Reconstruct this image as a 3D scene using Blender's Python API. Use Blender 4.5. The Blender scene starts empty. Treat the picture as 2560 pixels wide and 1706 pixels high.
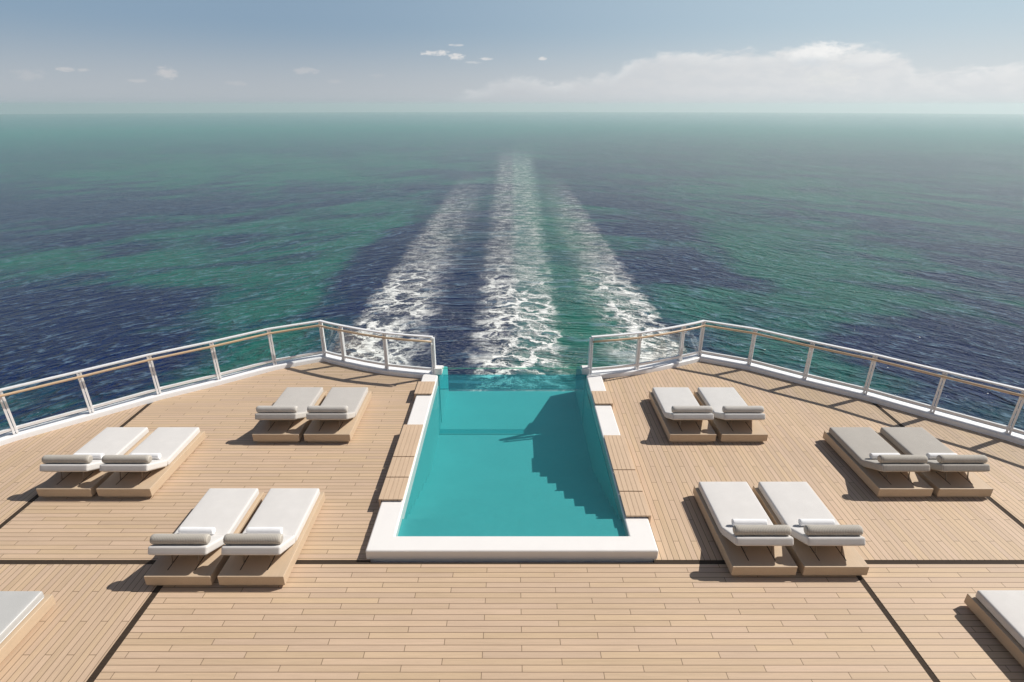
import bpy, bmesh, math, random
from mathutils import Vector, Matrix
random.seed(7)
R = math.radians
scene = bpy.context.scene
COL = scene.collection

# ------------------------------------------------------------------ helpers
def link(o, parent=None):
    COL.objects.link(o)
    if parent is not None:
        o.parent = parent
    return o

def tag(o, label=None, cat=None, group=None, kind=None):
    if label: o['label'] = label
    if cat: o['category'] = cat
    if group: o['group'] = group
    if kind: o['kind'] = kind
    return o

def empty(name, loc, label, cat, group=None, rz=0):
    o = bpy.data.objects.new(name, None)
    o.empty_display_size = .2
    link(o)
    o.location = loc
    o.rotation_euler = (0, 0, rz)
    return tag(o, label, cat, group)

def mesh_obj(name, bm, mats, parent=None, smooth=False, bevel=0, seg=2, loc=None):
    me = bpy.data.meshes.new(name)
    bmesh.ops.recalc_face_normals(bm, faces=bm.faces)
    bm.to_mesh(me)
    bm.free()
    o = bpy.data.objects.new(name, me)
    for m in (mats if isinstance(mats, (list, tuple)) else [mats]):
        me.materials.append(m)
    if smooth or bevel:
        for p in me.polygons:
            p.use_smooth = True
    link(o, parent)
    if loc: o.location = loc
    if bevel:
        b = o.modifiers.new('bevel', 'BEVEL')
        b.width = bevel; b.segments = seg; b.limit_method = 'ANGLE'; b.angle_limit = R(35)
        b.harden_normals = True
    return o

def add_box(bm, x0, x1, y0, y1, z0, z1, mi=0, mat=None):
    vs = [Vector((x, y, z)) for z in (z0, z1) for y in (y0, y1) for x in (x0, x1)]
    if mat is not None:
        vs = [mat @ v for v in vs]
    v = [bm.verts.new(p) for p in vs]
    for q in ((0, 2, 3, 1), (4, 5, 7, 6), (0, 1, 5, 4), (2, 6, 7, 3), (0, 4, 6, 2), (1, 3, 7, 5)):
        f = bm.faces.new([v[i] for i in q]); f.material_index = mi
    return bm

def add_prism(bm, pts, fn, a, b, mi=0):
    """extrude polygon pts (2D) between parameters a and b; fn(p, t) -> Vector"""
    A = [bm.verts.new(fn(p, a)) for p in pts]
    B = [bm.verts.new(fn(p, b)) for p in pts]
    n = len(pts)
    fs = [bm.faces.new(A[::-1]), bm.faces.new(B)]
    for i in range(n):
        fs.append(bm.faces.new([A[i], A[(i+1) % n], B[(i+1) % n], B[i]]))
    for f in fs: f.material_index = mi
    return bm

def frames(path):
    """mitred horizontal frames of a polyline: (point, side vector scaled for mitre)"""
    out = []
    n = len(path)
    for i in range(n):
        p = Vector(path[i])
        d0 = (Vector(path[i]) - Vector(path[i-1])) if i > 0 else None
        d1 = (Vector(path[i+1]) - Vector(path[i])) if i < n-1 else None
        if d0 is None: d0 = d1
        if d1 is None: d1 = d0
        d0 = Vector((d0.x, d0.y, 0)).normalized(); d1 = Vector((d1.x, d1.y, 0)).normalized()
        n0 = Vector((-d0.y, d0.x, 0)); n1 = Vector((-d1.y, d1.x, 0))
        m = (n0 + n1).normalized()
        s = 1.0 / max(.5, m.dot(n0))
        out.append((p, m * s))
    return out

def add_sweep(bm, path, prof, closed=True):
    """prof = [(side, up), ...]; side positive = left of the walking direction"""
    rings = []
    for p, s in frames(path):
        rings.append([bm.verts.new(p + s * a + Vector((0, 0, b))) for a, b in prof])
    n = len(prof)
    for r0, r1 in zip(rings[:-1], rings[1:]):
        for i in range(n if closed else n - 1):
            bm.faces.new([r0[i], r0[(i+1) % n], r1[(i+1) % n], r1[i]])
    if closed:
        bm.faces.new(rings[0][::-1]); bm.faces.new(rings[-1])
    return bm

def circle(r, n=14, cy=0, cz=0):
    return [(cy + r*math.cos(2*math.pi*i/n), cz + r*math.sin(2*math.pi*i/n)) for i in range(n)]

def offset_path(path, d):
    return [tuple(p + s * d) for p, s in frames(path)]

# ------------------------------------------------------------------ node helper
class NT:
    def __init__(self, tree):
        self.t = tree; self.n = tree.nodes; self.l = tree.links
    def node(self, typ, ins=None, **props):
        nd = self.n.new(typ)
        for k, v in props.items(): setattr(nd, k, v)
        for k, v in (ins or {}).items(): self.set(nd.inputs[k], v)
        return nd
    def set(self, sock, v):
        if isinstance(v, bpy.types.NodeSocket): self.l.new(v, sock)
        elif isinstance(v, bpy.types.Node): self.l.new(v.outputs[0], sock)
        else:
            if sock.type == 'RGBA' and hasattr(v, '__len__') and len(v) == 3: v = (*v, 1)
            sock.default_value = v
    def m(self, op, a, b=None, c=None, clamp=False):
        nd = self.n.new('ShaderNodeMath'); nd.operation = op; nd.use_clamp = clamp
        self.set(nd.inputs[0], a)
        if b is not None: self.set(nd.inputs[1], b)
        if c is not None: self.set(nd.inputs[2], c)
        return nd.outputs[0]
    def add(self, *a):
        r = a[0]
        for b in a[1:]: r = self.m('ADD', r, b)
        return r
    def mul(self, *a):
        r = a[0]
        for b in a[1:]: r = self.m('MULTIPLY', r, b)
        return r
    def sub(self, a, b): return self.m('SUBTRACT', a, b)
    def smooth(self, v, a, b, lo=0., hi=1.):
        nd = self.n.new('ShaderNodeMapRange'); nd.interpolation_type = 'SMOOTHSTEP'; nd.clamp = True
        for k, x in (('Value', v), ('From Min', a), ('From Max', b), ('To Min', lo), ('To Max', hi)):
            self.set(nd.inputs[k], x)
        return nd.outputs[0]
    def lin(self, v, a, b, lo=0., hi=1.):
        nd = self.n.new('ShaderNodeMapRange'); nd.clamp = True
        for k, x in (('Value', v), ('From Min', a), ('From Max', b), ('To Min', lo), ('To Max', hi)):
            self.set(nd.inputs[k], x)
        return nd.outputs[0]
    def mix(self, f, a, b, blend='MIX'):
        nd = self.n.new('ShaderNodeMix'); nd.data_type = 'RGBA'; nd.blend_type = blend
        self.set(nd.inputs[0], f); self.set(nd.inputs[6], a); self.set(nd.inputs[7], b)
        return nd.outputs[2]
    def xyz(self, x, y, z=0.):
        nd = self.n.new('ShaderNodeCombineXYZ')
        for i, v in enumerate((x, y, z)): self.set(nd.inputs[i], v)
        return nd.outputs[0]
    def sep(self, v):
        nd = self.n.new('ShaderNodeSeparateXYZ'); self.set(nd.inputs[0], v)
        return nd.outputs
    def noise(self, vec, scale, detail=3, rough=.5, dist=0., lac=2.):
        nd = self.n.new('ShaderNodeTexNoise')
        self.set(nd.inputs['Vector'], vec); self.set(nd.inputs['Scale'], scale)
        self.set(nd.inputs['Detail'], detail); self.set(nd.inputs['Roughness'], rough)
        self.set(nd.inputs['Distortion'], dist); self.set(nd.inputs['Lacunarity'], lac)
        return nd.outputs[0]
    def white(self, vec):
        nd = self.n.new('ShaderNodeTexWhiteNoise'); nd.noise_dimensions = '3D'
        self.set(nd.inputs['Vector'], vec)
        return nd.outputs['Value']
    def bump(self, h, dist=.01, strength=1., normal=None):
        nd = self.n.new('ShaderNodeBump')
        self.set(nd.inputs['Height'], h); self.set(nd.inputs['Distance'], dist); self.set(nd.inputs['Strength'], strength)
        if normal is not None: self.set(nd.inputs['Normal'], normal)
        return nd.outputs[0]
    def coord(self, which='Object'):
        return self.n.new('ShaderNodeTexCoord').outputs[which]

def new_mat(name):
    m = bpy.data.materials.new(name); m.use_nodes = True
    t = NT(m.node_tree)
    b = m.node_tree.nodes['Principled BSDF']
    return m, t, b

def paint(name, col, rough=.35, var=.03, spec=.5):
    m, t, b = new_mat(name)
    co = t.coord()
    n = t.noise(co, 3.0, 4, .6)
    f = t.lin(n, .3, .7, 1 - var, 1 + var)
    hsv = t.node('ShaderNodeHueSaturation', {'Value': f, 'Color': col})
    t.set(b.inputs['Base Color'], hsv)
    t.set(b.inputs['Roughness'], t.lin(t.noise(co, 9., 3), .3, .7, rough*.85, rough*1.2))
    b.inputs['Specular IOR Level'].default_value = spec
    return m

def fabric(name, col, rib=0., ribscale=1., depth=.0015, axis=0):
    m, t, b = new_mat(name)
    co = t.coord()
    x, y, z = t.sep(co)
    weave = t.noise(co, 260., 2, .6)
    blot = t.noise(co, 4., 4, .6)
    v = t.mul(t.lin(weave, .3, .7, .93, 1.06), t.lin(blot, .3, .7, .965, 1.03))
    h = t.mul(weave, .4)
    if rib:
        s = t.m('SINE', t.mul((x, y, z)[axis], 2*math.pi*ribscale))
        wob = t.noise(co, 60., 2)
        s2 = t.m('MULTIPLY_ADD', s, .5, .5)
        v = t.mul(v, t.lin(t.add(s2, t.mul(wob, .5)), .1, 1.3, 1 - rib, 1 + rib*.35))
        h = t.add(h, t.mul(s2, 1.2))
    hsv = t.node('ShaderNodeHueSaturation', {'Value': v, 'Color': col})
    t.set(b.inputs['Base Color'], hsv)
    b.inputs['Roughness'].default_value = .9
    b.inputs['Specular IOR Level'].default_value = .2
    b.inputs['Sheen Weight'].default_value = .12
    t.set(b.inputs['Normal'], t.bump(h, depth, .7))
    return m

def grain(name, col, axis=1, scale=1., rough=.45, var=.10):
    """wood with the grain running along one object axis"""
    m, t, b = new_mat(name)
    co = t.coord()
    x, y, z = t.sep(co)
    st = [t.mul(x, 38.), t.mul(y, 38.), t.mul(z, 38.)]
    st[axis] = t.mul((x, y, z)[axis], 1.3)
    vec = t.xyz(*st)
    n1 = t.noise(vec, scale, 5, .6, .4)
    n2 = t.noise(co, 2.2, 3)
    v = t.mul(t.lin(n1, .28, .72, 1 - var, 1 + var), t.lin(n2, .3, .7, .96, 1.04))
    hsv = t.node('ShaderNodeHueSaturation', {'Value': v, 'Color': col})
    t.set(b.inputs['Base Color'], hsv)
    b.inputs['Roughness'].default_value = rough
    b.inputs['Specular IOR Level'].default_value = .35
    t.set(b.inputs['Normal'], t.bump(n1, .0008, .5))
    return m

PLANK_W, PLANK_L = .0945, 1.52
def deck_mat(name, along_x, col=(.574, .423, .293), ox=0., oy=0.):
    m, t, b = new_mat(name)
    co = t.coord('Object')
    x, y, z = t.sep(co)
    u, v = (x, y) if along_x else (y, x)
    u = t.add(u, ox + 50.); v = t.add(v, oy + 50.)
    rowf = t.m('DIVIDE', v, PLANK_W)
    row = t.m('FLOOR', rowf)
    fv = t.sub(rowf, row)
    sh = t.m('MULTIPLY', t.m('MODULO', row, 3.), PLANK_L/3)
    uu = t.m('DIVIDE', t.sub(u, sh), PLANK_L)
    cell = t.m('FLOOR', uu)
    fu = t.sub(uu, cell)
    # seams
    dv = t.mul(t.m('MINIMUM', fv, t.sub(1., fv)), PLANK_W)
    du = t.mul(t.m('MINIMUM', fu, t.sub(1., fu)), PLANK_L)
    wob = t.mul(t.noise(co, 9., 2), .0008)
    seam = t.m('MAXIMUM', t.smooth(dv, .0054, .0030), t.smooth(du, .0054, .0030))
    rnd = t.white(t.xyz(row, cell, 3.))
    rnd2 = t.white(t.xyz(cell, row, 11.))
    gvec = t.xyz(t.add(t.mul(u, 1.6), t.mul(rnd, 40.)), t.mul(v, 60.), t.mul(rnd2, 9.))
    g = t.noise(gvec, 1., 5, .62, .6)
    gf = t.noise(t.xyz(t.mul(u, 7.), t.mul(v, 330.), rnd), 1., 3, .6)
    broad = t.noise(co, .55, 4, .6)
    val = t.mul(t.lin(rnd, 0., 1., .945, 1.06), t.lin(g, .28, .74, .90, 1.07), t.lin(gf, .3, .7, .965, 1.035), t.lin(broad, .3, .7, .965, 1.035))
    hsv = t.node('ShaderNodeHueSaturation', {'Hue': t.lin(rnd2, 0., 1., .496, .504), 'Saturation': t.lin(rnd2, 0., 1., .96, 1.05), 'Value': val, 'Color': col})
    colr = t.mix(seam, hsv.outputs[0], (.165, .108, .066))
    t.set(b.inputs['Base Color'], colr)
    t.set(b.inputs['Roughness'], t.lin(g, .3, .7, .5, .68))
    b.inputs['Specular IOR Level'].default_value = .3
    h = t.sub(t.mul(g, .12), seam)
    t.set(b.inputs['Normal'], t.bump(h, .0012, .6))
    return m

# ------------------------------------------------------------------ materials
M = {}
M['deck_x'] = deck_mat('teak_deck_crosswise', True, ox=.54, oy=.02)
M['deck_y'] = deck_mat('teak_deck_lengthwise', False, ox=.2, oy=.03)
M['groove'] = grain('dark_caulked_timber', (.040, .026, .016), axis=0, var=.2, rough=.9)
M['teak'] = grain('pale_teak', (.55, .40, .27), axis=1, var=.08)
M['step_teak'] = grain('step_teak', (.60, .44, .305), axis=1, var=.09, rough=.6)
M['dark_gap'] = paint('shadow_gap_timber', (.16, .11, .07), .8)
M['base'] = grain('oiled_oak', (.545, .42, .295), axis=1, var=.05)
M['handrail'] = grain('varnished_teak', (.62, .45, .29), axis=0, rough=.3, var=.06)
M['white'] = paint('white_yacht_paint', (.87, .87, .875), .28, .012)
M['coping'] = paint('white_resin_stone', (.84, .815, .79), .42, .015)
M['slot'] = paint('black_slot', (.012, .011, .010), .6)
M['stay'] = paint('bronze_metal', (.22, .16, .11), .35)
M['bracket'] = paint('white_bracket', (.74, .74, .75), .3)
M['cush_white'] = fabric('white_canvas', (.68, .658, .635))
M['cush_cool'] = fabric('cool_white_canvas', (.63, .615, .595))
M['cush_beige'] = fabric('beige_weave', (.54, .51, .475), rib=.12, ribscale=40., axis=0)
M['cush_taupe'] = fabric('taupe_weave', (.455, .425, .385), rib=.16, ribscale=40., axis=0)
M['cush_grey'] = fabric('light_grey_canvas', (.48, .48, .47))
M['piping'] = fabric('white_piping', (.78, .78, .78))
M['bolster'] = fabric('taupe_bolster', (.50, .465, .41), rib=.22, ribscale=42., axis=0, depth=.002)
M['bolster_beige'] = fabric('beige_bolster', (.58, .55, .51), rib=.20, ribscale=42., axis=0, depth=.002)
M['towel'] = fabric('white_terry', (.88, .88, .89), depth=.003)
M['tile'] = None

def tile_mat():
    m, t, b = new_mat('teal_pool_mosaic')
    co = t.coord()
    n = t.noise(co, .9, 4, .6)
    f = t.lin(n, .3, .7, .965, 1.035)
    br = t.node('ShaderNodeTexBrick', {'Vector': co, 'Color1': (.97,)*3, 'Color2': (1.02,)*3, 'Mortar': (.93,)*3,
                                       'Scale': 1., 'Mortar Size': .0016, 'Brick Width': .05, 'Row Height': .05}, offset=0.)
    c = t.mix(1., (.068, .435, .445), br.outputs[0], 'MULTIPLY')
    hsv = t.node('ShaderNodeHueSaturation', {'Value': f, 'Color': c})
    t.set(b.inputs['Base Color'], hsv)
    b.inputs['Roughness'].default_value = .5
    b.inputs['Specular IOR Level'].default_value = .2
    return m
M['tile'] = tile_mat()

def clear_mat(name, tint, bump_scale=0., bump_d=.0, refl=1., scatter=None, scatter_f=0., rough=.0, ior=1.45):
    """see-through surface: Fresnel mix of a clear tinted pass and a mirror"""
    m, t, b = new_mat(name)
    t.n.remove(b)
    out = [n for n in t.n if n.type == 'OUTPUT_MATERIAL'][0]
    nrm = None
    if bump_scale:
        co = t.coord()
        h = t.add(t.noise(co, bump_scale, 3, .55, .5), t.mul(t.noise(co, bump_scale*3.1, 2, .5), .35))
        nrm = t.bump(h, bump_d, 1.)
    tr = t.node('ShaderNodeBsdfTransparent', {'Color': tint}).outputs[0]
    if scatter:
        df = t.node('ShaderNodeBsdfDiffuse', {'Color': scatter})
        tl = t.node('ShaderNodeBsdfTranslucent', {'Color': scatter})
        ms = t.node('ShaderNodeMixShader', {0: .5, 1: df.outputs[0], 2: tl.outputs[0]})
        tr = t.node('ShaderNodeMixShader', {0: scatter_f, 1: tr, 2: ms.outputs[0]}).outputs[0]
    gl = t.node('ShaderNodeBsdfGlossy', {'Color': (1, 1, 1), 'Roughness': rough})
    fr = t.node('ShaderNodeFresnel', {'IOR': ior})
    if nrm is not None:
        t.set(gl.inputs['Normal'], nrm); t.set(fr.inputs['Normal'], nrm)
    mx = t.node('ShaderNodeMixShader', {0: t.mul(fr.outputs[0], refl), 1: tr, 2: gl.outputs[0]})
    t.set(out.inputs['Surface'], mx.outputs[0])
    return m
M['glass'] = clear_mat('railing_glass', (.985, .995, .992), refl=.16)
M['pool_glass'] = clear_mat('green_tinted_acrylic', (.972, .994, .985), refl=.15)
M['added_nose_glass'] = clear_mat('added_nose_acrylic', (.90, .97, .97), refl=.2, scatter=(.09, .50, .60), scatter_f=.08)
M['glass_edge'] = clear_mat('green_glass_edge', (.55, .95, .80), refl=.5, scatter=(.35, .80, .62), scatter_f=.22)
M['water_top'] = clear_mat('pool_water_surface', (.965, .995, .995), scatter=(.11, .58, .66), scatter_f=.15, bump_scale=1.1, bump_d=.006, refl=.9, ior=1.33, rough=.03)
M['water_end'] = clear_mat('pool_water_end', (.24, .77, .83), refl=.15, scatter=(.08, .50, .54), scatter_f=.20, ior=1.33)
M['sill'] = clear_mat('acrylic_seam', (.35, .85, .86), refl=.2, scatter=(.03, .20, .22), scatter_f=.25)

# ------------------------------------------------------------------ world: sky + clouds
SUN_AZ, SUN_EL = 22.0, 44.5            # azimuth from +X towards +Y
w = bpy.data.worlds.new('World'); scene.world = w; w.use_nodes = True
t = NT(w.node_tree)
bg = w.node_tree.nodes['Background']
dirv = t.node('ShaderNodeNewGeometry').outputs['Incoming']
dirv = t.node('ShaderNodeVectorMath', {0: dirv, 1: (-1, -1, -1)}, operation='MULTIPLY').outputs[0]
dx, dy, dz = t.sep(dirv)
skyv = t.node('ShaderNodeVectorMath', {0: t.xyz(dx, dy, t.m('MAXIMUM', dz, .012))}, operation='NORMALIZE').outputs[0]
sky = t.node('ShaderNodeTexSky', {'Vector': skyv}, sky_type='NISHITA', sun_disc=False, sun_elevation=R(SUN_EL),
             sun_rotation=R(90 - SUN_AZ), altitude=0., air_density=1.0, dust_density=1.2, ozone_density=1.2)
az = t.mul(t.m('ARCTAN2', dx, dy), 180/math.pi)
el = t.mul(t.m('ARCSINE', dz), 180/math.pi)
S = 0.055
KV = .10/.055                            # visible sky tones below are written for strength 0.1
def K(c): return tuple(v*KV for v in c)
# pale veil of moist air close to the horizon, warmer and brighter towards the sun side
side = t.mul(t.smooth(az, -25., 40.), t.smooth(az, 178., 95.))
veilcol = t.mix(side, K((4.70, 5.05, 5.40)), K((6.9, 7.15, 7.3)))
veil = t.smooth(el, 6.8, .6)
veil = t.mul(veil, .90)
hi = t.mix(side, K((2.75, 3.95, 5.35)), K((5.3, 6.7, 7.7)))
up = t.smooth(el, 20., 8.)
base = t.mix(t.mul(up, .8), sky.outputs[0], hi)
base = t.mix(veil, base, veilcol)
# cloud noises in direction space
nv = t.xyz(t.mul(az, .22), t.mul(el, .55), 0.)
n_big = t.noise(nv, 1.0, 5, .58)
n_mid = t.noise(nv, 2.6, 5, .6, .3)
n_fine = t.noise(nv, 7., 4, .62, .3)
n_puff = t.noise(t.xyz(t.mul(az, 1.5), t.mul(el, 3.2), 2.), 1.0, 5, .62, .4)
# the long bank on the right: top edge height (deg) along the azimuth (deg)
stops = [(-45, .0), (-8, .0), (-3.2, 1.4), (-1.2, 2.2), (1., 2.55), (3.2, 1.95), (6.5, 2.3), (9., 2.7), (11.5, 4.0), (14.5, 4.45), (18.5, 4.25), (22.5, 4.2),
         (24.0, 4.5), (26., 4.75), (28., 4.45), (30., 4.2), (32.2, 3.6), (33.2, 2.5), (36., 2.5), (38.5, 2.75), (45, 2.9)]
ramp = t.node('ShaderNodeValToRGB', {'Fac': t.lin(az, -45., 45.)})
cr = ramp.color_ramp
cr.interpolation = 'B_SPLINE' if False else 'EASE'
while len(cr.elements) > 1: cr.elements.remove(cr.elements[0])
for i, (a, h) in enumerate(stops):
    e = cr.elements[0] if i == 0 else cr.elements.new((a + 45)/90)
    e.position = (a + 45)/90
    e.color = (h/6, h/6, h/6, 1)
top = t.mul(t.sep(ramp.outputs[0])[0], 6.)
edge = t.add(top, t.mul(t.sub(n_mid, .5), 1.5), t.mul(t.sub(n_fine, .5), .7))
bank = t.mul(t.smooth(t.sub(edge, el), -.2, .65), t.smooth(top, .3, 1.8))
depthb = t.sub(edge, el)
lit = t.mul(t.smooth(depthb, 1.5, .15), t.smooth(n_big, .30, .62))
bankcol = t.mix(side, K((5.1, 5.25, 5.6)), K((7.6, 7.75, 7.85)))
bankcol = t.mix(t.mul(lit, .6), bankcol, K((8.8, 8.85, 8.8)))
bankcol = t.mix(t.smooth(n_mid, .62, .38, 0., .20), bankcol, K((5.4, 5.9, 6.4)))
fade = t.smooth(el, -.6, 1.5, .55, .95)
col = t.mix(t.mul(bank, fade, t.smooth(az, -3., 22., .60, 1.)), base, bankcol)
# a taller cumulus head standing in the bank
def puff(col, caz, cel, raz, rel, amt, c=(8.0, 7.9, 7.8), rag=1.4):
    u = t.m('DIVIDE', t.sub(az, caz), raz); v = t.m('DIVIDE', t.sub(el, cel), rel)
    d = t.sub(1., t.add(t.mul(u, u), t.mul(v, v)))
    d = t.add(d, t.mul(t.sub(n_puff, .5), rag*1.9), t.mul(t.sub(n_fine, .5), rag))
    return t.mix(t.mul(t.smooth(d, .15, 1.15), amt), col, K(c))
col = puff(col, 26.4, 4.0, 2.6, .95, .95, (9.1, 9.1, 9.0), .8)
col = puff(col, 24.6, 3.7, 1.4, .6, .6, (9.0, 9.0, 8.95), .8)
col = puff(col, 29.8, 3.4, 2.6, .75, .55, (8.5, 8.55, 8.5), .9)
col = puff(col, 25.6, 3.25, 2.0, .55, .55, (6.5, 7.0, 7.4), .8)
col = puff(col, 29.0, 2.9, 1.8, .35, .35, (6.9, 7.3, 7.6), .9)
col = puff(col, 27.5, 2.0, 2.6, .9, .35, (8.3, 8.3, 8.0), 1.1)
for p in [(-6.9, 4.30, 1.5, .27, .95), (-5.1, 4.02, 1.1, .32, .95), (-5.0, 4.95, .8, .14, .6), (-2.4, 3.85, 1.0, .16, .8), (-3.6, 3.55, 1.0, .13, .45),
          (2.7, 3.88, .5, .22, .85), (-29.2, 2.35, .95, .62, .62), (-35.7, 2.45, .8, .20, .55), (-34.7, 2.42, .55, .17, .45), (-18.4, 2.75, 1.5, .34, .42),
          (-31.4, 1.75, .9, .17, .38), (-16.0, 1.9, .9, .28, .25), (-24., 1.65, 1.2, .25, .22), (-38., 2.0, 1.2, .5, .25), (-12.2, 2.4, 1., .25, .16)]:
    col = puff(col, *p[:5], c=(7.4, 7.35, 7.35) if p[0] > -10 else (6.4, 6.25, 6.3))
# the thin blue line of clear air right on the horizon
col = t.mix(t.smooth(el, 1.1, -.35, 0., .50), col, t.mix(side, K((4.0, 4.65, 5.1)), K((6.3, 6.9, 7.2))))
t.set(bg.inputs['Color'], col)
bg.inputs['Strength'].default_value = S

sun = bpy.data.lights.new('sun', 'SUN'); sun.energy = 4.75; sun.angle = R(.5); sun.color = (1., .95, .875)
so = link(bpy.data.objects.new('sun', sun))
ca = math.cos(R(SUN_EL))
sd = Vector((ca*math.cos(R(SUN_AZ)), ca*math.sin(R(SUN_AZ)), math.sin(R(SUN_EL))))
so.rotation_euler = sd.to_track_quat('Z', 'Y').to_euler()
so.location = sd * 60

# ------------------------------------------------------------------ camera
cam = bpy.data.cameras.new('camera')
co_ = link(bpy.data.objects.new('camera', cam))
cam.sensor_fit = 'HORIZONTAL'; cam.sensor_width = 36.
cam.lens = 1396./2560*36.
cam.clip_start = .1; cam.clip_end = 20000
CAMH = 6.5
co_.location = (0, 0, CAMH)
co_.rotation_euler = (R(90 - 22.945), 0, 0)
scene.camera = co_

# ------------------------------------------------------------------ sea
SEA = -11.0
HS = CAMH - SEA
RE = 294000.
def sea_mat():
    m, t, b = new_mat('open_sea')
    co = t.coord('Object')
    x, y, z = t.sep(co)
    ax = t.m('ABSOLUTE', x)
    axs = t.m('SQRT', t.m('MULTIPLY_ADD', x, x, 500.))          # smooth |x|: no crease over the keel line
    sg = t.m('DIVIDE', x, axs)
    dist = t.m('SQRT', t.add(t.mul(x, x), t.mul(y, y)))
    # crests run in a V away from the stern
    ph = t.mul(t.add(y, t.mul(axs, 1.15)), 1/1.524)
    al = t.mul(t.sub(t.mul(y, 1.15), axs), 1/1.524)
    swirl = t.noise(co, .035, 3)
    ph = t.add(ph, t.mul(swirl, 9.))
    wv = t.xyz(ph, t.mul(al, .32), t.mul(sg, 2.))
    wA = t.noise(wv, .80, 4, .58, .25)
    wB = t.noise(wv, 2.0, 3, .6, .35)
    wv2 = t.xyz(t.mul(ph, .9), t.mul(al, .55), t.mul(sg, 3.))
    wC = t.noise(wv2, .13, 2, .5)
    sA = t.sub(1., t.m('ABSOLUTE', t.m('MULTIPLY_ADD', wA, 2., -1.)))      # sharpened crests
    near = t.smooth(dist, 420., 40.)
    wD = t.noise(wv, 4.2, 3, .6, .2)
    sB = t.sub(1., t.m('ABSOLUTE', t.m('MULTIPLY_ADD', wB, 2., -1.)))
    h = t.add(t.mul(t.m('POWER', sA, 3.), .34), t.mul(t.m('POWER', sB, 2.), .17), t.mul(wD, .05), t.mul(wC, .6))
    # ---- water colour: deep navy with drifting green shoals
    pv = t.xyz(t.mul(x, .018), t.mul(y, .018), 0.)
    p1 = t.noise(pv, 1.0, 4, .55, .5)
    p2 = t.noise(t.xyz(t.mul(ph, .16), t.mul(al, .055), t.add(4., sg)), 1., 5, .62, .5)
    def blob(cx, cy, rx, ry, a, rot=0.):
        c_, s_ = math.cos(R(rot)), math.sin(R(rot))
        X = t.sub(x, cx); Y = t.sub(y, cy)
        u = t.mul(t.add(t.mul(X, c_), t.mul(Y, s_)), 1/rx); v = t.mul(t.sub(t.mul(Y, c_), t.mul(X, s_)), 1/ry)
        return t.mul(t.smooth(t.add(t.mul(u, u), t.mul(v, v)), 1.5, .1), a)
    g = t.add(.10, blob(-34, 75, 20, 34, .42), blob(-19, 44, 7, 16, .62), blob(-62, 66, 12, 8, .5), blob(-90, 180, 80, 50, .35),
              blob(37, 70, 14, 26, .60, -10), blob(60, 120, 30, 40, .30), blob(20, 46, 6, 16, .30),
              blob(-42, 45, 14, 12, -.75), blob(-15.5, 66, 5, 26, -.6), blob(23, 70, 6, 24, -.30), blob(36, 40, 10, 10, -.40), blob(-80, 105, 22, 10, -.45),
              t.mul(t.sub(p1, .5), 1.3), t.mul(t.sub(p2, .5), 3.2), t.mul(t.sub(wA, .5), .5))
    g = t.smooth(g, -.15, .72)
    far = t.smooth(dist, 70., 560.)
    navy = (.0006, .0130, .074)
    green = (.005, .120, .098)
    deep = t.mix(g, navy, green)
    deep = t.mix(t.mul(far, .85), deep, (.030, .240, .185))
    # crest: sky reflection painted into the colour as thin pale streaks
    crest_glint = t.mul(t.smooth(sA, .89, .995), t.smooth(wB, .45, .60))
    # ---- wake
    nx = t.noise(co, .22, 4, .6)
    nx2 = t.noise(co, .8, 5, .65)
    xd = t.add(x, t.mul(t.sub(nx, .5), 2.6), t.mul(t.sub(nx2, .5), 3.0))
    def strip(a0, a1, w0, w1, end, endw):
        p = t.mul(t.smooth(xd, t.m('MULTIPLY_ADD', w0, -.5, a0), t.m('MULTIPLY_ADD', w0, .5, a0)), t.smooth(xd, t.m('MULTIPLY_ADD', w1, .5, a1), t.m('MULTIPLY_ADD', w1, -.5, a1)))
        return t.mul(p, t.smooth(t.add(y, t.mul(t.sub(nx, .5), 30.)), end + endw, end - endw))
    softy = t.lin(y, 50., 140., 1., 2.0)
    left = strip(-13.4, -8.0, t.mul(softy, 1.2), t.mul(softy, 4.2), 128., 44.)
    right = strip(8.4, 12.9, t.mul(softy, 4.4), t.mul(softy, 1.0), 128., 44.)
    xm = t.m('DIVIDE', t.sub(xd, t.lin(y, 40., 240., .45, 1.3)), t.lin(y, 45., 245., 1., 2.1))
    mid = t.mul(t.smooth(t.m('ABSOLUTE', xm), 4.1, 2.0), t.smooth(t.add(y, t.mul(t.sub(nx, .5), 40.)), 285., 165.))
    prof = t.m('MINIMUM', t.add(left, right, mid), 1.)
    # lacy cells
    nd = t.node('ShaderNodeTexNoise', {'Vector': co, 'Scale': .5, 'Detail': 5., 'Roughness': .68})
    off = t.node('ShaderNodeVectorMath', {0: nd.outputs['Color'], 1: (.5, .5, .5)}, operation='SUBTRACT').outputs[0]
    off = t.node('ShaderNodeVectorMath', {0: off, 'Scale': 3.4}, operation='SCALE').outputs[0]
    dv = t.node('ShaderNodeVectorMath', {0: co, 1: off}, operation='ADD').outputs[0]
    vx, vy, vz = t.sep(dv)
    slant = t.mul(ax, .35)
    cells = t.xyz(t.mul(vx, .44), t.mul(t.add(vy, slant), .52), 0.)
    vo = t.node('ShaderNodeTexVoronoi', {'Vector': cells, 'Scale': 1.0, 'Randomness': 1.}, feature='DISTANCE_TO_EDGE').outputs['Distance']
    web = t.m('POWER', t.smooth(vo, .165, .012), 1.4)
    vo2 = t.node('ShaderNodeTexVoronoi', {'Vector': cells, 'Scale': 2.7, 'Randomness': 1.}, feature='DISTANCE_TO_EDGE').outputs['Distance']
    web2 = t.m('POWER', t.smooth(vo2, .22, .0), 1.5)
    fb = t.noise(t.xyz(t.mul(vx, .40), t.mul(t.add(vy, slant), .9), 0.), .8, 6, .66)
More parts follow.
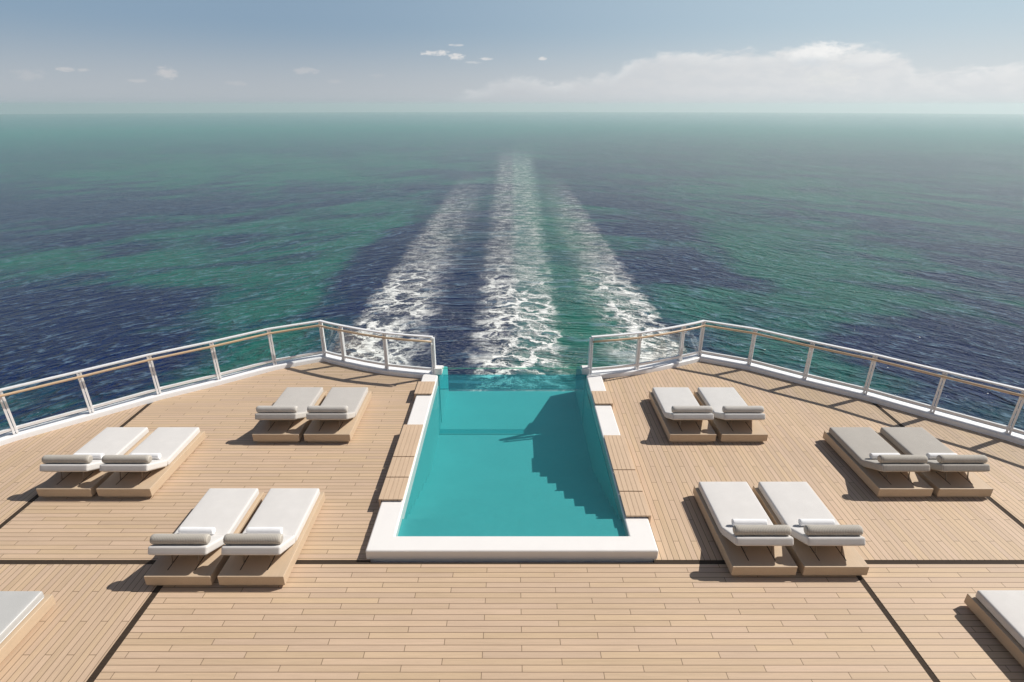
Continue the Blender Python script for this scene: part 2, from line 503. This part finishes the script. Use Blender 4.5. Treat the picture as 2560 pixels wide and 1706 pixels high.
    fb2 = t.noise(t.xyz(t.mul(vx, .5), t.mul(vy, .5), 9.), .45, 5, .6)
    fine = t.noise(t.xyz(t.mul(x, .8), t.mul(y, 1.6), 0.), 3.4, 6, .75)
    grain_ = t.lin(fine, .33, .66, .30, 1.15)
    streak = t.noise(t.xyz(t.mul(x, .42), t.mul(y, .7), 0.), 1.1, 6, .72)
    cloud = t.smooth(fb, .40, .66)
    lines = t.m('MAXIMUM', t.mul(web, t.smooth(fb2, .34, .56)), t.mul(web2, .7, t.smooth(fb, .40, .60)))
    core = t.m('MAXIMUM', t.mul(t.smooth(ax, 7.0, 9.5), t.smooth(ax, 13., 10.5)), t.smooth(x, -1.2, 1.6, .30, 1.))
    cloud = t.mul(cloud, core)
    near_f = t.m('MAXIMUM', t.mul(lines, t.lin(fine, .3, .55, .85, 1.25)), t.mul(cloud, grain_, t.smooth(ax, 8., 5., .34, .48)))
    far_f = t.mul(t.smooth(t.add(streak, t.mul(t.sub(fine, .5), .9)), .36, .84), .95)
    fary = t.smooth(y, 46., 78.)
    patt = t.add(t.mul(near_f, t.sub(1., fary)), t.mul(far_f, fary))
    foam = t.mul(t.m('MINIMUM', t.mul(t.m('POWER', prof, .8), patt, 1.15), 1.), t.lin(y, 50., 250., 1., .68))
    # thin milky aeration around and between the strips
    milk = t.mul(t.smooth(ax, 15.5, 11.), t.smooth(y, 110., 25.), t.smooth(fine, .47, .72), t.smooth(fb2, .36, .62), .42)
    foam = t.m('MINIMUM', t.m('MAXIMUM', foam, milk), 1.)
    aer = t.mul(t.smooth(x, 2.0, 4.2), t.smooth(x, 13., 8.), t.smooth(y, 190., 60.), t.lin(p2, .35, .6, .55, 1.))
    deep = t.mix(aer, deep, (.008, .135, .10))
    navyband = t.mul(t.smooth(x, -18., -13.), t.smooth(x, 1.0, -2.5), t.smooth(y, 130., 50.), .9)
    deep = t.mix(navyband, deep, (.0008, .0110, .066))
    aer2 = t.mul(mid, t.smooth(x, -.6, 1.2), .5)
    deep = t.mix(aer2, deep, (.03, .22, .17))
    c = t.mix(t.mul(crest_glint, near, .50), deep, (.17, .28, .38))
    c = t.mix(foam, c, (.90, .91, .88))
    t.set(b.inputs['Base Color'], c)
    t.set(b.inputs['Roughness'], t.add(.07, t.mul(foam, .5), t.mul(far, .12)))
    b.inputs['IOR'].default_value = 1.33
    t.set(b.inputs['Specular IOR Level'], t.lin(dist, 90., 900., .045, .62))
    t.set(b.inputs['Normal'], t.bump(t.add(h, t.mul(foam, .10)), 1.25, t.lin(dist, 30., 700., 1., .28)))
    return m
bm = bmesh.new()
NR, NA = 56, 96
c0 = bm.verts.new((0, 0, 0))
prev = None
for i in range(1, NR + 1):
    r = 4.0 * (3800/4.0) ** (i/NR)
    ring = [bm.verts.new((r*math.cos(2*math.pi*k/NA), r*math.sin(2*math.pi*k/NA), -r*r/(2*RE))) for k in range(NA)]
    for k in range(NA):
        if prev is None: bm.faces.new([c0, ring[k], ring[(k+1) % NA]])
        else: bm.faces.new([prev[k], ring[k], ring[(k+1) % NA], prev[(k+1) % NA]])
    prev = ring
sea = mesh_obj('sea', bm, sea_mat(), smooth=True, loc=(0, 0, SEA))
tag(sea, kind='structure')

# ------------------------------------------------------------------ ship outline
POSTS = [(-13.4, 5.2), (-12.85, 6.55), (-12.15, 7.9), (-11.37, 9.08), (-10.466, 10.092), (-9.463, 10.959), (-8.47, 11.85), (-7.396, 12.625), (-6.328, 13.482),
         (-5.168, 14.066), (-4.536, 13.733), (-3.265, 13.212), (-1.997, 12.935)]
KERB_LINE = [(-13.95, 3.2)] + POSTS[:10] + [(-4.9, 13.91)] + [(-4.536, 13.733), (-3.9, 13.45), (-3.265, 13.212), (-2.6, 13.05), (-1.93, 12.925)]
def P3(pts, z): return [(x, y, z) for x, y in pts]
def mir(pts): return [(-x, y) for x, y in pts]

# deck zones ---------------------------------------------------------
outline = [(-13.9, -8)] + [(x, y) for x, y in KERB_LINE] 
outline = outline + mir(outline)[::-1]
def clip(poly, f):
    """keep f(p) >= 0"""
    out = []
    for i in range(len(poly)):
        a, b = poly[i], poly[(i+1) % len(poly)]
        fa, fb = f(a), f(b)
        if fa >= 0: out.append(a)
        if (fa >= 0) != (fb >= 0):
            s = fa/(fa - fb)
            out.append((a[0] + s*(b[0]-a[0]), a[1] + s*(b[1]-a[1])))
    return out
def zone(x0, x1, y0, y1):
    p = outline
    p = clip(p, lambda q: q[0] - x0); p = clip(p, lambda q: x1 - q[0])
    p = clip(p, lambda q: q[1] - y0); p = clip(p, lambda q: y1 - q[1])
    return p
def slab(pts, z0, z1, mi, bm):
    add_prism(bm, pts, lambda p, z: Vector((p[0], p[1], z)), z0, z1, mi)
def deck_zone(x0, x1, y0, y1, mat):
    bm = bmesh.new()
    slab(zone(x0, x1, y0, y1), -.026, 0., 0, bm)
    return tag(mesh_obj('deck', bm, mat), kind='structure')
GY0, GY1 = 6.560, 6.650
deck_zone(-8.512, -2.20, GY1, 20, M['deck_x'])
deck_zone(2.20, 8.512, GY1, 20, M['deck_y'])
deck_zone(-20, -8.612, GY1, 20, M['deck_y'])
deck_zone(8.612, 20, GY1, 20, M['deck_y'])
deck_zone(-5.115, 5.150, -8, GY0, M['deck_x'])
deck_zone(-20, -5.215, -8, GY0, M['deck_y'])
deck_zone(5.240, 20, -8, GY0, M['deck_x'])
# dark timber in the expansion joints
bm = bmesh.new()
for sx in (-1, 1):
    slab(clip(clip(outline, lambda q: sx*q[0] - 2.2), lambda q: q[1] - 6.60), -.09, -.007, 0, bm)
slab(clip(outline, lambda q: 6.60 - q[1]), -.09, -.007, 0, bm)
tag(mesh_obj('deck_joint', bm, M['groove']), kind='structure')

# hull below the deck ------------------------------------------------
half = [(-14.3, -60)] + KERB_LINE[:-1] + [(-2.21, 12.99), (-2.21, 11.5)]
bm = bmesh.new()
for pts in (half, mir(half)[::-1]):
    hp = offset_path([(x, y, 0) for x, y in pts], .13)
    A = [bm.verts.new((p[0], p[1], -.10)) for p in hp]
    B = [bm.verts.new((p[0], p[1] - (1.2 if p[1] > 0 else 0), -12.5)) for p in hp]
    for i in range(len(A) - 1):
        bm.faces.new([A[i], A[i+1], B[i+1], B[i]])
hull = mesh_obj('ship_hull', bm, M['white'])
tag(hull, kind='structure')
bm = bmesh.new()
add_box(bm, -2.2, 2.2, 6.5, 12.7, -12.5, -1.52)
add_prism(bm, [(12.7, -1.52), (14.62, -1.52), (12.7, -3.2)], lambda p, x: Vector((x, p[0], p[1])), -2.19, 2.19)
tag(mesh_obj('transom', bm, M['white']), kind='structure')

# unseen house of the ship, windows included, added behind the viewer to bounce light
bm = bmesh.new()
add_box(bm, -13.6, 13.6, -9.0, .6, .02, 4.55)
add_box(bm, -14.0, 14.0, -9.0, 1.0, 4.56, 4.78)
for k in range(-6, 6):
    add_box(bm, k*2.1 + .25, k*2.1 + 1.85, .601, .63, .30, 2.4, mi=1)
tag(mesh_obj('added_bounce_superstructure', bm, [M['white'], M['slot']]), kind='structure')

# kerbs ------------------------------------------------------------
for path in (KERB_LINE, mir(KERB_LINE)[::-1]):
    bm = bmesh.new()
    prof = [(-.125, -.10), (-.122, .095), (-.112, .112), (-.095, .12), (.135, .12), (.15, .112), (.155, .09), (.155, -.10)]
    add_sweep(bm, P3(path, 0), prof)
    k = mesh_obj('deck_kerb', bm, M['white'], bevel=.004)
    tag(k, kind='structure')

# ------------------------------------------------------------------ railings
KZ = .12
TOPZ = KZ + 1.03
def railing(sign, label):
    posts = [(sign*x if sign > 0 else x, y) for x, y in POSTS] if False else [((x if sign < 0 else -x), y) for x, y in POSTS]
    if sign > 0: posts = posts[::-1]
    line = [((x if sign < 0 else -x), y) for x, y in KERB_LINE]
    line[-1] = ((-1.997 if sign < 0 else 1.997), 12.935)
    if sign > 0: line = line[::-1]
    root = empty('railing', (0, 0, 0), label, 'railing', 'railings round the stern deck')
    # inside of the deck is to the right of the walking direction (left-to-right over the stern)
    bm = bmesh.new(); add_sweep(bm, P3(line, TOPZ), [(-.042, -.034), (-.042, .0), (.042, .0), (.042, -.034)])
    mesh_obj('top_rail', bm, M['white'], root, bevel=.004)
    bm = bmesh.new(); add_sweep(bm, P3(line, KZ + .115), [(-.028, -.03), (-.028, .03), (.028, .03), (.028, -.03)])
    mesh_obj('bottom_rail', bm, M['white'], root, bevel=.003)
    hl = offset_path(P3(line, KZ + .93), -.115)
    bm = bmesh.new(); add_sweep(bm, hl, circle(.027, 16))
    mesh_obj('handrail', bm, M['handrail'], root, smooth=True)
    fr = {}
    fp = frames(P3(posts, 0))
    for i, (p, s) in enumerate(fp):
        n = s.normalized()                       # outward
        tdir = Vector((n.y, -n.x, 0))
        mat = Matrix.Translation((p.x, p.y, KZ)) @ Matrix((( tdir.x, n.x, 0, 0), (tdir.y, n.y, 0, 0), (0, 0, 1, 0), (0, 0, 0, 1)))
        bm = bmesh.new()
        for c in (-.027, .027):
            pr = [(-.055, 0), (.055, 0), (.055, .03), (.036, .11), (.034, .995), (-.034, .995), (-.036, .11), (-.07, .03)]
            add_prism(bm, pr, lambda q, a: mat @ Vector((a, q[0], q[1])), c - .0205, c + .0205)
        for zz in (.10, .55, .93):
            add_box(bm, -.012, .012, -.02, .02, zz - .02, zz + .02, mat=mat)
        mesh_obj('post', bm, M['white'], root, bevel=.003)
        bm = bmesh.new()
        add_box(bm, -.013, .013, -.118, -.034, .84, .872, mat=mat)
        add_box(bm, -.010, .010, -.122, -.106, .86, .91, mat=mat)
        mesh_obj('bracket', bm, M['bracket'], root, bevel=.003)
    for (p, s), (q, s2) in zip(fp[:-1], fp[1:]):
        a = Vector((p.x, p.y, 0)); b = Vector((q.x, q.y, 0)); d = (b - a); L = d.length; d.normalize()
        n = Vector((-d.y, d.x, 0))
        mat = Matrix.Translation((a.x, a.y, KZ)) @ Matrix(((d.x, n.x, 0, 0), (d.y, n.y, 0, 0), (0, 0, 1, 0), (0, 0, 0, 1)))
        bm = bmesh.new()
        add_box(bm, .05, L - .05, -.006, .006, .142, .95, mat=mat)
        mesh_obj('glass_panel', bm, M['glass'], root)
    return root
railing(-1, 'white metal railing with teak handrail and glass panels, left of the pool gap')
railing(1, 'white metal railing with teak handrail and glass panels, right of the pool gap')

# ------------------------------------------------------------------ pool
PX, PN, PF, WZ = 1.865, 7.0, 12.80, .122
pool = empty('swimming_pool', (0, 9.8, 0), 'sunken teal swimming pool with white stone rim between the two wooden deck halves', 'swimming pool')
pool.location = (0, 0, 0)
bm = bmesh.new()
U = [(-2.268, 6.665), (2.268, 6.665), (2.275, 12.845), (PX + .02, 12.745), (PX, PN), (-PX, PN), (-PX - .02, 12.745), (-2.275, 12.845)]
add_prism(bm, U, lambda p, z: Vector((p[0], p[1], z)), -.12, .165)
mesh_obj('coping', bm, M['coping'], pool, bevel=.032, seg=5)
# basin: side walls, floor, stairs along the near end
FZ = -1.30
bm = bmesh.new()
for s in (-1, 1):
    x0, x1 = (PX + .004, 2.19) if s > 0 else (-2.19, -PX - .004)
    add_box(bm, x0, x1, PN, 12.74, FZ - .2, -.125)
add_box(bm, -2.19, 2.19, PN - .2, 14.62, FZ - .2, FZ)
add_box(bm, -2.19, 2.19, PN - .25, PN - .003, FZ - .2, -.125)
mesh_obj('basin', bm, M['tile'], pool)
steps = [(7.56, .015), (7.96, -.218), (8.36, -.375), (8.77, -.53), (9.21, -.69), (9.68, -.86), (10.14, -1.03), (10.50, -1.18)]
pr = [(PN, FZ + .003), (PN, steps[0][1])]
for i, (yy, zz) in enumerate(steps):
    pr.append((yy, zz))
    pr.append((yy, steps[i+1][1] if i + 1 < len(steps) else FZ + .003))
bm = bmesh.new()
add_prism(bm, pr, lambda p, x: Vector((x, p[0], p[1])), -PX, PX)
mesh_obj('stairs', bm, M['tile'], pool)
# stern end: pilasters with unseen fins added to shade the floor; acrylic wall; added pane passing sun
for s in (-1, 1):
    bm = bmesh.new()
    fin = [(12.855, FZ - .2), (12.855, .118), (13.38, .118), (14.62, -.50), (14.62, FZ - .2)]  # hidden outboard slope, shaped to extend the rim's shadow on the floor
    a, b = (1.868, 1.985) if s > 0 else (-1.985, -1.868)
    add_prism(bm, fin, lambda p, x: Vector((x, p[0], p[1])), a, b, mi=1)
    a, b = (1.80, 1.985) if s > 0 else (-1.985, -1.80)
    add_prism(bm, [(12.855, .119), (12.855, .29), (13.06, .29), (13.38, .119)], lambda p, x: Vector((x, p[0], p[1])), a, b)
    mesh_obj('pilaster_shade_fin', bm, [M['coping'], M['tile']], pool, bevel=.006)
    bm = bmesh.new()
    a, b = (1.99, 2.19) if s > 0 else (-2.19, -1.99)
    add_prism(bm, [(12.745, FZ - .2), (12.745, -.13), (13.3, -.13), (14.62, -.6), (14.62, FZ - .2)], lambda p, x: Vector((x, p[0], p[1])), a, b)
    mesh_obj('end_cheek', bm, M['white'], pool)
bm = bmesh.new(); add_box(bm, -1.866, 1.866, 12.865, 12.895, -.30, .285)
gw = mesh_obj('glass_wall', bm, M['pool_glass'], pool)
bm = bmesh.new(); add_box(bm, -1.786, 1.786, 12.862, 12.898, .2855, .297)
mesh_obj('glass_edge', bm, M['glass_edge'], gw)
bm = bmesh.new(); add_box(bm, -1.866, 1.866, 12.862, 12.896, -.314, -.305)
mesh_obj('sill', bm, M['sill'], gw)
bm = bmesh.new()
add_prism(bm, [(12.90, -.335), (14.60, -1.285), (14.60, -1.26), (12.93, -.318)], lambda p, x: Vector((x, p[0], p[1])), -1.866, 1.866)  # added so sunlight reaches the floor beyond the acrylic wall
mesh_obj('added_sloping_glass', bm, M['added_nose_glass'], pool)
# water
bm = bmesh.new()
v = [bm.verts.new(p) for p in ((-PX, PN, WZ), (PX, PN, WZ), (PX, 12.80, WZ), (1.864, 12.80, WZ), (1.864, 12.86, WZ), (-1.864, 12.86, WZ), (-1.864, 12.80, WZ), (-PX, 12.80, WZ), (-1.864, 12.86, -.305), (1.864, 12.86, -.305))]
f = bm.faces.new(v[:8]); f.material_index = 0
f = bm.faces.new([v[5], v[4], v[9], v[8]]); f.material_index = 1
pw = mesh_obj('pool_water', bm, [M['water_top'], M['water_end']])
tag(pw, kind='structure')

# wooden steps that sit over the rim
def wooden_step(s, y0, y1, label):
    cy = (y0 + y1)/2; h = (y1 - y0)/2
    root = empty('wooden_step', (s*2.1, cy, 0), label, 'step', 'wooden steps over the pool rim')
    bm = bmesh.new()
    xi, xo = 1.893 - 2.1, 2.312 - 2.1
    n = 5; wd = (xo - xi)/n
    for i in range(n):
        a = xi + i*wd + .002; b = xi + (i+1)*wd - .002
        if s < 0: a, b = -b, -a
        add_box(bm, a, b, -h, h, .187, .216)
    mesh_obj('top_board', bm, M['step_teak'], root, bevel=.002)
    bm = bmesh.new()
    a, b = (2.274 - 2.1, xo)
    if s < 0: a, b = -b, -a
    add_box(bm, a, b, -h, h, .012, .186)
    mesh_obj('skirt', bm, M['step_teak'], root, bevel=.002)
    bm = bmesh.new()
    a, b = (xi + .012, 2.26 - 2.1)
    if s < 0: a, b = -b, -a
    for yy in (-h + .06, h - .10):
        add_box(bm, a, b, yy, yy + .04, .166, .1865)
    add_box(bm, a + .02, b - .02, -h + .012, h - .012, .178, .1855)
    mesh_obj('runner', bm, M['dark_gap'], root)
SL = [(7.83, 8.437, 'short slatted wooden step nearest the viewer on the left pool rim'),
      (8.462, 9.085, 'short slatted wooden step between the long and nearest steps, left pool rim'),
      (9.11, 10.278, 'long slatted wooden step on the left pool rim'),
      (11.665, 12.29, 'short slatted wooden step alone at the far end of the left pool rim')]
SR = [(7.41, 8.03, 'short slatted wooden step nearest the viewer on the right pool rim'),
      (8.055, 8.66, 'short slatted wooden step between the long and nearest steps, right pool rim'),
      (8.685, 9.86, 'long slatted wooden step on the right pool rim'),
      (11.19, 11.795, 'short slatted wooden step alone at the far end of the right pool rim')]
for a in SL: wooden_step(-1, *a)
for a in SR: wooden_step(1, *a)

# ------------------------------------------------------------------ loungers
LW, LL = .962, 1.925
HY = -LL/2 + .675           # hinge of the headrest
ANG = R(26.5)
MZ = .217; MT = .13
def head_frame():
    # local frame: u runs from the hinge up towards the head end, v is the cushion's normal
    return Matrix.Translation((0, HY - .006, MZ + .004)) @ Matrix(((1, 0, 0, 0), (0, -math.cos(ANG), math.sin(ANG), 0), (0, math.sin(ANG), math.cos(ANG), 0), (0, 0, 0, 1)))
HF = head_frame()
def puffed(bm, amp):
    return bm
def cushion(w, y0, y1, z0, z1, mat=None, r=.03):
    """rounded cushion with softly domed faces"""
    bm = bmesh.new()
    nx, ny, nz = 10, 16, 4
    cx, cy, cz = w/2, (y1-y0)/2, (z1-z0)/2
    def pos(a, b, c):
        # rounded box: clamp to inner core then push out by r
        p = Vector((a*cx, b*cy, c*cz))
        q = Vector((max(-cx+r, min(cx-r, p.x)), max(-cy+r, min(cy-r, p.y)), max(-cz+r, min(cz-r, p.z))))
        d = p - q
        if d.length > 1e-6: p = q + d.normalized()*r
        dome = (1 - a*a)*(1 - b*b)
        p.z += .010*dome*(1 if c > 0 else 0)
        p += Vector((0, (y0+y1)/2, (z0+z1)/2))
        return (mat @ p) if mat is not None else p
    import itertools
    def lin(n, e):
        # denser samples near the rounded edges
        s = [-1, -1+.35*e, -1+.7*e, -1+1.05*e]
        mid = [-1+1.05*e + (2-2.1*e)*i/n for i in range(1, n)]
        return s + mid + [-x for x in s[::-1]]
    X = lin(nx, r/cx); Y = lin(ny, r/cy); Z = lin(nz, min(.9, r/cz)) if r/cz < .9 else [-1, -.6, 0, .6, 1]
    cache = {}
    def V(a, b, c):
        k = (round(a, 5), round(b, 5), round(c, 5))
        if k not in cache: cache[k] = bm.verts.new(pos(a, b, c))
        return cache[k]
    def grid(A, B, f):
        for i in range(len(A)-1):
            for j in range(len(B)-1):
                vs = [f(A[i], B[j]), f(A[i+1], B[j]), f(A[i+1], B[j+1]), f(A[i], B[j+1])]
                if len(set(vs)) == 4:
                    try: bm.faces.new(vs)
                    except ValueError: pass
    for c in (-1, 1): grid(X, Y, lambda a, b: V(a, b, c))
    for b in (-1, 1): grid(X, Z, lambda a, c: V(a, b, c))
    for a in (-1, 1): grid(Y, Z, lambda b, c: V(a, b, c))
    return bm

def make_lounger(x, y_head, cush, label, piping=False):
    """origin under the centre; the head end points to -Y (towards the camera)"""
    root = empty('sun_lounger', (x, y_head + LL/2, 0), label, 'sun lounger', 'sun loungers on the stern deck')
    bm = bmesh.new(); add_box(bm, -LW/2 + .055, LW/2 - .055, -LL/2 + .045, LL/2 - .055, 0.0, .048)
    mesh_obj('plinth', bm, M['base'], root)
    bm = bmesh.new(); add_box(bm, -LW/2, LW/2, -LL/2, LL/2, .049, MZ - .003)
    mesh_obj('base', bm, M['base'], root, bevel=.010, seg=2)
    mw = .862
    mesh_obj('mattress', cushion(mw, HY + .004, LL/2 - .055, MZ, MZ + MT), M[cush], root, smooth=True)
    hl = .612
    bmh = cushion(mw, 0.012, hl, 0, MT, mat=HF)
    mesh_obj('headrest', bmh, M[cush], root, smooth=True)
    for sx in (-.2, .2):
        bm = bmesh.new(); add_box(bm, sx - .007, sx + .007, -LL/2 + .125, -LL/2 + .50, MZ - .006, MZ - .0005)
        mesh_obj('slot', bm, M['slot'], root)
        bm = bmesh.new()
        a = HF @ Vector((sx, .40, -.004)); b = Vector((sx, -LL/2 + .255, MZ + .001))
        d = (b - a); L = d.length; q = d.to_track_quat('Z', 'Y').to_matrix().to_4x4()
        add_box(bm, -.005, .005, -.009, .009, 0, L, mat=Matrix.Translation(a) @ q)
        mesh_obj('stay', bm, M['stay'], root)
    # slim board under the headrest cushion
    bm = bmesh.new(); add_box(bm, -mw/2 + .05, mw/2 - .05, .03, hl - .05, -.010, -.001, mat=HF)
    mesh_obj('headrest_board', bm, M['base'], root)
    if piping:
        for s in (-1, 1):
            for zz, ins in ((MZ + MT - .006, .006), (MZ + .03, -.001)):
                xx = s*(mw/2 - ins)
                bm = bmesh.new()
                add_sweep(bm, [(xx, HY + .03, zz), (xx, LL/2 - .09, zz)], circle(.005, 8))
                mesh_obj('piping', bm, M['piping'], root, smooth=True)
    return root

def copy_tree(o, parent=None):
    c = o.copy(); COL.objects.link(c)
    if parent is not None: c.parent = parent
    for ch in list(o.children): copy_tree(ch, c)
    return c

def bolster(root, mat, label, dx=0., rz=0.):
    """soft round roll lying across the raised headrest"""
    bm = bmesh.new()
    r, hl = .077, .418
    prof = [(-hl, 0.0), (-hl - .002, r*.45), (-hl + .006, r*.82), (-hl + .024, r*.97), (-hl + .06, r)]
    prof += [(-hl + .06 + (2*hl - .12)*i/8, r*(1 + .012*math.sin(i*1.9))) for i in range(1, 8)]
    prof += [(-a, b) for a, b in prof[:5][::-1]]
    n = 24
    rings = []
    for a, rr in prof:
        rings.append([bm.verts.new((a, rr*math.cos(2*math.pi*k/n), rr*.97*math.sin(2*math.pi*k/n))) for k in range(n)] if rr > 1e-6 else [bm.verts.new((a, 0, 0))])
    for A, B in zip(rings[:-1], rings[1:]):
        for k in range(n):
            q = [A[k % len(A)], A[(k+1) % len(A)], B[(k+1) % len(B)], B[k % len(B)]]
            q = list(dict.fromkeys(q))
            if len(q) > 2: bm.faces.new(q)
    o = mesh_obj('bolster_pillow', bm, M[mat], smooth=True)
    c = HF @ Vector((0, .525, MT + .010 + .071))
    o.location = Vector(root.location) + c + Vector((dx, 0, 0))
    o.rotation_euler = (random.uniform(-.5, .5), 0, rz)
    return tag(o, label, 'bolster', 'bolsters on the raised headrests')

def towel(root, dx, label, rz=0.):
    """a rolled towel: spiral strip with thickness"""
    bm = bmesh.new()
    turns, n, th = 3.4, 84, .0115
    L = .265
    outer, inner = [], []
    for i in range(n + 1):
        a = 2*math.pi*turns*i/n
        rr = .012 + (.060 - .012)*i/n
        outer.append((rr*math.cos(a), rr*math.sin(a)))
        ri = rr - th
        inner.append((max(ri, .002)*math.cos(a), max(ri, .002)*math.sin(a)))
    rnd = random.Random(int(dx*1000) + int(root.location.x*100))
    rows = []
    xs = [-L, -L + .008, -L + .03, -.12, 0, .12, L - .03, L - .008, L]
    for j, xx in enumerate(xs):
        sc = .93 if j in (0, 8) else (.98 if j in (1, 7) else 1 + rnd.uniform(-.012, .012))
        rows.append(([bm.verts.new((xx, p[0]*sc, p[1]*sc)) for p in outer], [bm.verts.new((xx, p[0]*sc, p[1]*sc)) for p in inner]))
    for (o0, i0), (o1, i1) in zip(rows[:-1], rows[1:]):
        for k in range(n):
            bm.faces.new([o0[k], o0[k+1], o1[k+1], o1[k]])
            bm.faces.new([i0[k+1], i0[k], i1[k], i1[k+1]])
        bm.faces.new([o0[n], i0[n], i1[n], o1[n]]); bm.faces.new([i0[0], o0[0], o1[0], i1[0]])
    for o_, i_ in (rows[0], rows[-1]):
        for k in range(n):
            bm.faces.new([o_[k], i_[k], i_[k+1], o_[k+1]])
    o = mesh_obj('rolled_towel', bm, M['towel'], smooth=True)
    o.location = Vector(root.location) + Vector((dx, HY + .048, MZ + MT + .072))
    o.rotation_euler = (2.2, 0, rz)
    return tag(o, label, 'towel', 'rolled towels on the loungers')

# pair: (x centres, head end y, cushion, bolster, towel offset or None, descriptions)
PAIRS = [
    ((-4.850, -3.786), 6.105, 'cush_white', 'bolster', -.035, 'front pair left of the pool, a white rolled towel and taupe bolster at its head'),
    ((3.741, 4.802), 6.290, 'cush_white', 'bolster', .02, 'front pair right of the pool, a white rolled towel and taupe bolster at its head'),
    ((-7.978, -6.912), 8.105, 'cush_white', 'bolster', .02, 'pair beside the left railing, a rolled towel tucked behind its bolster'),
    ((7.012, 8.078), 8.107, 'cush_taupe', 'bolster', .0, 'pair beside the right railing, a rolled towel tucked behind its bolster'),
    ((-4.902, -3.838), 9.885, 'cush_beige', 'bolster_beige', None, 'towelless pair at the stern, left of the pool'),
    ((3.752, 4.822), 9.880, 'cush_cool', 'bolster_beige', None, 'towelless pair at the stern, right of the pool'),
]
CNAME = {'cush_white': 'white', 'cush_taupe': 'taupe', 'cush_beige': 'beige', 'cush_cool': 'pale'}
SHORT = ['front left pair', 'front right pair', 'pair by the left railing', 'taupe pair by the right railing',
         'beige towelless pair', 'pale towelless pair']
protos = {}
for pi, (xs, yh, cu, bo, tw, desc) in enumerate(PAIRS):
    for k, x in enumerate(xs):
        inner_is_right = x < 0
        near_pool = (k == 1) if x < 0 else (k == 0)
        which = 'pool-side' if near_pool else 'outer'
        label = f'{CNAME[cu]} cushioned low lounger, {which} one of the {SHORT[pi]}'
        if cu not in protos:
            r_ = make_lounger(x, yh, cu, label); protos[cu] = r_
        else:
            r_ = copy_tree(protos[cu]); r_.location = (x, yh + LL/2, 0); r_['label'] = label
        bcol = 'taupe' if bo == 'bolster' else 'ribbed beige'
        bolster(r_, bo, f'{bcol} bolster on the {which} lounger of the {SHORT[pi]}', dx=random.uniform(-.008, .008))
        if tw is not None:
            towel(r_, tw + random.uniform(-.012, .012), f'white rolled towel on the {which} lounger of the {SHORT[pi]}', rz=random.uniform(-.012, .012))
make_lounger(-6.885, 3.87, 'cush_grey', 'light grey piped lounger cut off by the left edge in the bottom left corner', piping=True)
c_ = copy_tree(protos['cush_white']); c_.location = (6.838, 3.885 + LL/2, 0)
c_['label'] = 'white cushioned lounger cut off by the right edge in the bottom right corner'

# ------------------------------------------------------------------ haze
HAZE = True
if HAZE:
    m = bpy.data.materials.new('sea_haze'); m.use_nodes = True
    t = NT(m.node_tree)
    t.n.remove(m.node_tree.nodes['Principled BSDF'])
    out = [n for n in t.n if n.type == 'OUTPUT_MATERIAL'][0]
    vol = t.node('ShaderNodeVolumePrincipled', {'Color': (.885, .945, .96), 'Density': .00066, 'Anisotropy': .30})
    t.set(out.inputs['Volume'], vol.outputs[0])
    bm = bmesh.new(); add_box(bm, -3900, 3900, -3900, 3900, -38.5, 9.5)
    hz = mesh_obj('haze', bm, m)
    tag(hz, kind='stuff')
    hz['label'] = 'thin pale sea haze lying over the water towards the horizon'
    hz['category'] = 'haze'

# ------------------------------------------------------------------ render settings
scene.view_settings.view_transform = 'Standard'
scene.view_settings.look = 'None'
scene.view_settings.exposure = 0.0
scene.view_settings.gamma = 1.0
scene.render.engine = 'CYCLES'
cy = scene.cycles
cy.use_denoising = True
cy.max_bounces = 8; cy.transparent_max_bounces = 16; cy.volume_bounces = 1
cy.caustics_reflective = False; cy.caustics_refractive = False
cy.sample_clamp_indirect = 4.0
